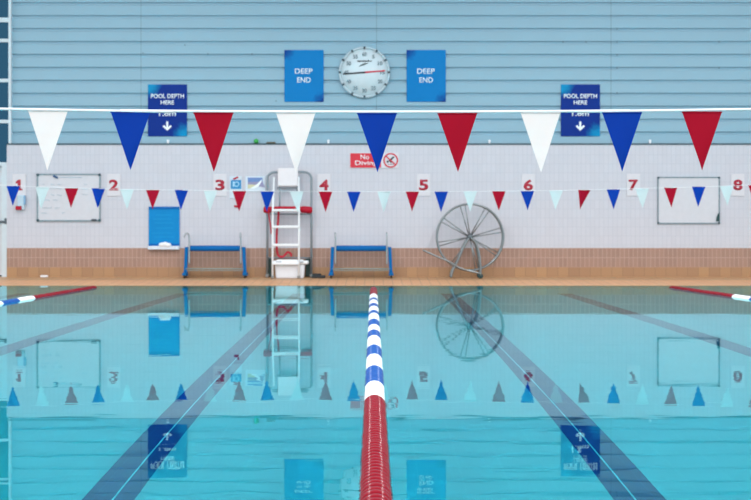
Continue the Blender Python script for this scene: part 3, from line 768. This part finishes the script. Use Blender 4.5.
# storage box under the chair
b0 = Vector((P(290, 0, YQ).x, YQ + 0.0, deck_z(YQ)))
rb = thing('storage_box', 'white lidded plastic box under the lifeguard chair ladder', 'box', b0 + Vector((0, 0.05, 0)))
wb = 29.6 * YQ / F; hb = 0.30
bm = N(); t = N(); cbox(t, (0, 0, hb / 2), (wb, 0.30, hb))
for v in t.verts:
    if v.co.z < 0.01: v.co.x *= 0.93; v.co.y *= 0.93
bmesh.ops.bevel(t, geom=t.edges[:], offset=0.015, segments=2, affect='EDGES'); merge(bm, t); obj('tub', bm, mat('box_white', (226, 229, 235), 0.4), rb)
bm = N(); rbox(bm, (0.004, 0, hb + 0.045), (36.4 * YQ / F, 0.36, 0.075), 0.02, 2); rbox(bm, (0, 0, hb + 0.09), (wb * 0.9, 0.28, 0.03), 0.012); obj('lid', bm, WHITE, rb)
bm = N(); rbox(bm, (-10.8 * YQ / F, -0.185, hb + 0.05), (0.12, 0.02, 0.04), 0.006); rbox(bm, (10.8 * YQ / F, -0.185, hb + 0.05), (0.12, 0.02, 0.04), 0.006); obj('latch', bm, mat('grey_latch', (160, 166, 172), 0.4), rb)

# dark items near the chair
p = Vector((P(318.6, 0, 30.8).x, 30.8, deck_z(30.8)))
bm = N(); rbox(bm, (0, 0, 0.03), (13.5 * 30.88 / F, 0.20, 0.06), 0.018); rbox(bm, (-0.04, 0.02, 0.075), (0.19, 0.15, 0.04), 0.015)
tag(obj('rubber_mat', bm, DARKRUBBER, loc=p), 'low dark folded mat on the deck right of the lifeguard chair', 'mat')
for px, lab in ((269.4, 'dark green panel leaning on the wall at left of the white box'), (308.2, 'dark green panel leaning on the wall at right of the white box')):
    p = Vector((P(px, 0, 31.06).x, 31.06, deck_z(31.06)))
    bm = N(); rbox(bm, (0, 0.03, 0.22), (5.2 * 31 / F, 0.03, 0.42), 0.01)
    t = N(); tag(obj('kickboard', bm, mat('dark_green_foam', (58, 82, 80), 0.7), loc=p), lab, 'kickboard', 'dark boards behind the storage box'); t.free()
p = Vector((P(44.2, 0, 30.95).x, 30.95, deck_z(30.95)))
bm = N(); rbox(bm, (0, 0, 0.027), (0.165, 0.10, 0.05), 0.02, 3)
tag(obj('foam_block', bm, WHITE, loc=p), 'small white block lying on the deck at the foot of the sand tiles', 'block')

# ------------------------------------------------------------------ lane rope reel
YR = 30.62
hub = P(470.2, 237.2, YR)
rr = thing('storage_reel', 'large silver spoked storage reel standing against the brown tiles', 'reel', (hub.x, YR, deck_z(YR)))
hz = hub.z - deck_z(YR)
RW = 33.2 * YR / F
STEEL = mat('reel_steel', (140, 146, 148), 0.28, 0.8)
for i, (dy, rot) in enumerate(((0.0, 0.0), (0.26, math.radians(7.5)))):
    bm = N()
    tube(bm, [(RW * math.cos(2 * PI * k / 64), 0, RW * math.sin(2 * PI * k / 64)) for k in range(64)], 0.024 if i == 0 else 0.018, 8, closed=True)
    for k in range(8):
        a = math.radians(9) + k * PI / 4 + rot
        tube(bm, [(0.05 * math.cos(a), 0, 0.05 * math.sin(a)), (RW * math.cos(a), 0, RW * math.sin(a))], 0.013, 6)
    obj('wheel', bm, STEEL, rr, (0, dy, hz))
bm = N(); lathe(bm, [(0, -0.05), (0.05, -0.05), (0.065, -0.03), (0.065, 0.03), (0.035, 0.04), (0.035, 0.24), (0.06, 0.25), (0.06, 0.31), (0, 0.31)], 20, Matrix.Translation((0, 0, hz))); obj('hub', bm, mat('reel_hub', (96, 104, 108), 0.4, 0.5), rr)
k = YR / F
def U(px, py, dy): return Vector(((px - 470.2) * k, dy, hz - (py - 237.2) * k))
for dy in (-0.07, 0.33):
    bm = N()
    tube(bm, smooth_path([U(469, 238, dy), U(464, 246, dy), U(459, 258, dy), U(453, 270, dy), Vector((U(451, 0, 0).x, dy, 0.02))], 4), 0.024, 8); obj('stand_leg', bm, STEEL, rr)
    bm = N()
    tube(bm, smooth_path([U(471, 238, dy), U(475.5, 243, dy), U(478.5, 252, dy), U(480.2, 264, dy), Vector((U(480.4, 0, 0).x, dy, 0.06))], 4), 0.024, 8); obj('stand_leg', bm, STEEL, rr)
    bm = N(); lathe(bm, [(0, -0.02), (0.045, -0.02), (0.055, -0.01), (0.055, 0.01), (0.045, 0.02), (0, 0.02)], 18, Matrix.Translation((U(480.4, 0, 0).x, dy, 0.055))); obj('caster', bm, mat('dark_teal_rubber', (22, 62, 66), 0.5), rr)
bm = N(); tube(bm, smooth_path([U(422.6, 250, -0.09), U(436, 256.2, -0.09), U(449, 261.6, -0.09), U(459, 267.6, -0.09), U(470, 271.0, -0.09), U(480.4, 273.4, -0.09)], 5), 0.02, 8)
tube(bm, [U(480.4, 273.4, -0.09), U(480.4, 273.4, 0.33)], 0.02, 8); tube(bm, [U(452.0, 273.5, -0.07), U(452.0, 273.5, 0.33)], 0.018, 8)
obj('tow_bar', bm, STEEL, rr)

# ------------------------------------------------------------------ camera, light, world
cam = bpy.data.cameras.new('camera'); co = bpy.data.objects.new('camera', cam); COL.objects.link(co)
co.location = (0, 0, CH); co.rotation_euler = (PI / 2, 0, 0)
cam.sensor_width = 36; cam.lens = F / 751 * 36
cam.shift_x = (375.5 - CX) / 751; cam.shift_y = -(250 - CY) / 751
cam.dof.use_dof = True; cam.dof.focus_distance = 7.6; cam.dof.aperture_fstop = 6.4
cam.clip_end = 200
SC.camera = co

def area(name, loc, sx, sy, power, col, rot=(0, 0, 0)):
    l = bpy.data.lights.new(name, 'AREA'); l.shape = 'RECTANGLE'; l.size = sx; l.size_y = sy; l.energy = power; l.color = col
    o = bpy.data.objects.new(name, l); COL.objects.link(o); o.location = loc; o.rotation_euler = rot
    return o
for x in (-5.2, 5.2):
    area('ceiling_strip_light', (x, 12, 9.2), 0.3, 28, 1000, (0.97, 0.98, 1.0))

wd = bpy.data.worlds.new('world'); SC.world = wd; wd.use_nodes = True
bg = wd.node_tree.nodes['Background']; bg.inputs[0].default_value = (0.92, 0.965, 1.0, 1); bg.inputs[1].default_value = 1.0

SC.view_settings.view_transform = 'Standard'; SC.view_settings.look = 'None'
SC.view_settings.gamma = 1.0; SC.view_settings.exposure = 0.38; SC.view_settings.use_curve_mapping = False
cy = SC.cycles
cy.caustics_refractive = True; cy.caustics_reflective = True; cy.use_denoising = True; cy.blur_glossy = 0.3
cy.max_bounces = 14; cy.transmission_bounces = 10; cy.diffuse_bounces = 5; cy.glossy_bounces = 6; cy.sample_clamp_indirect = 8
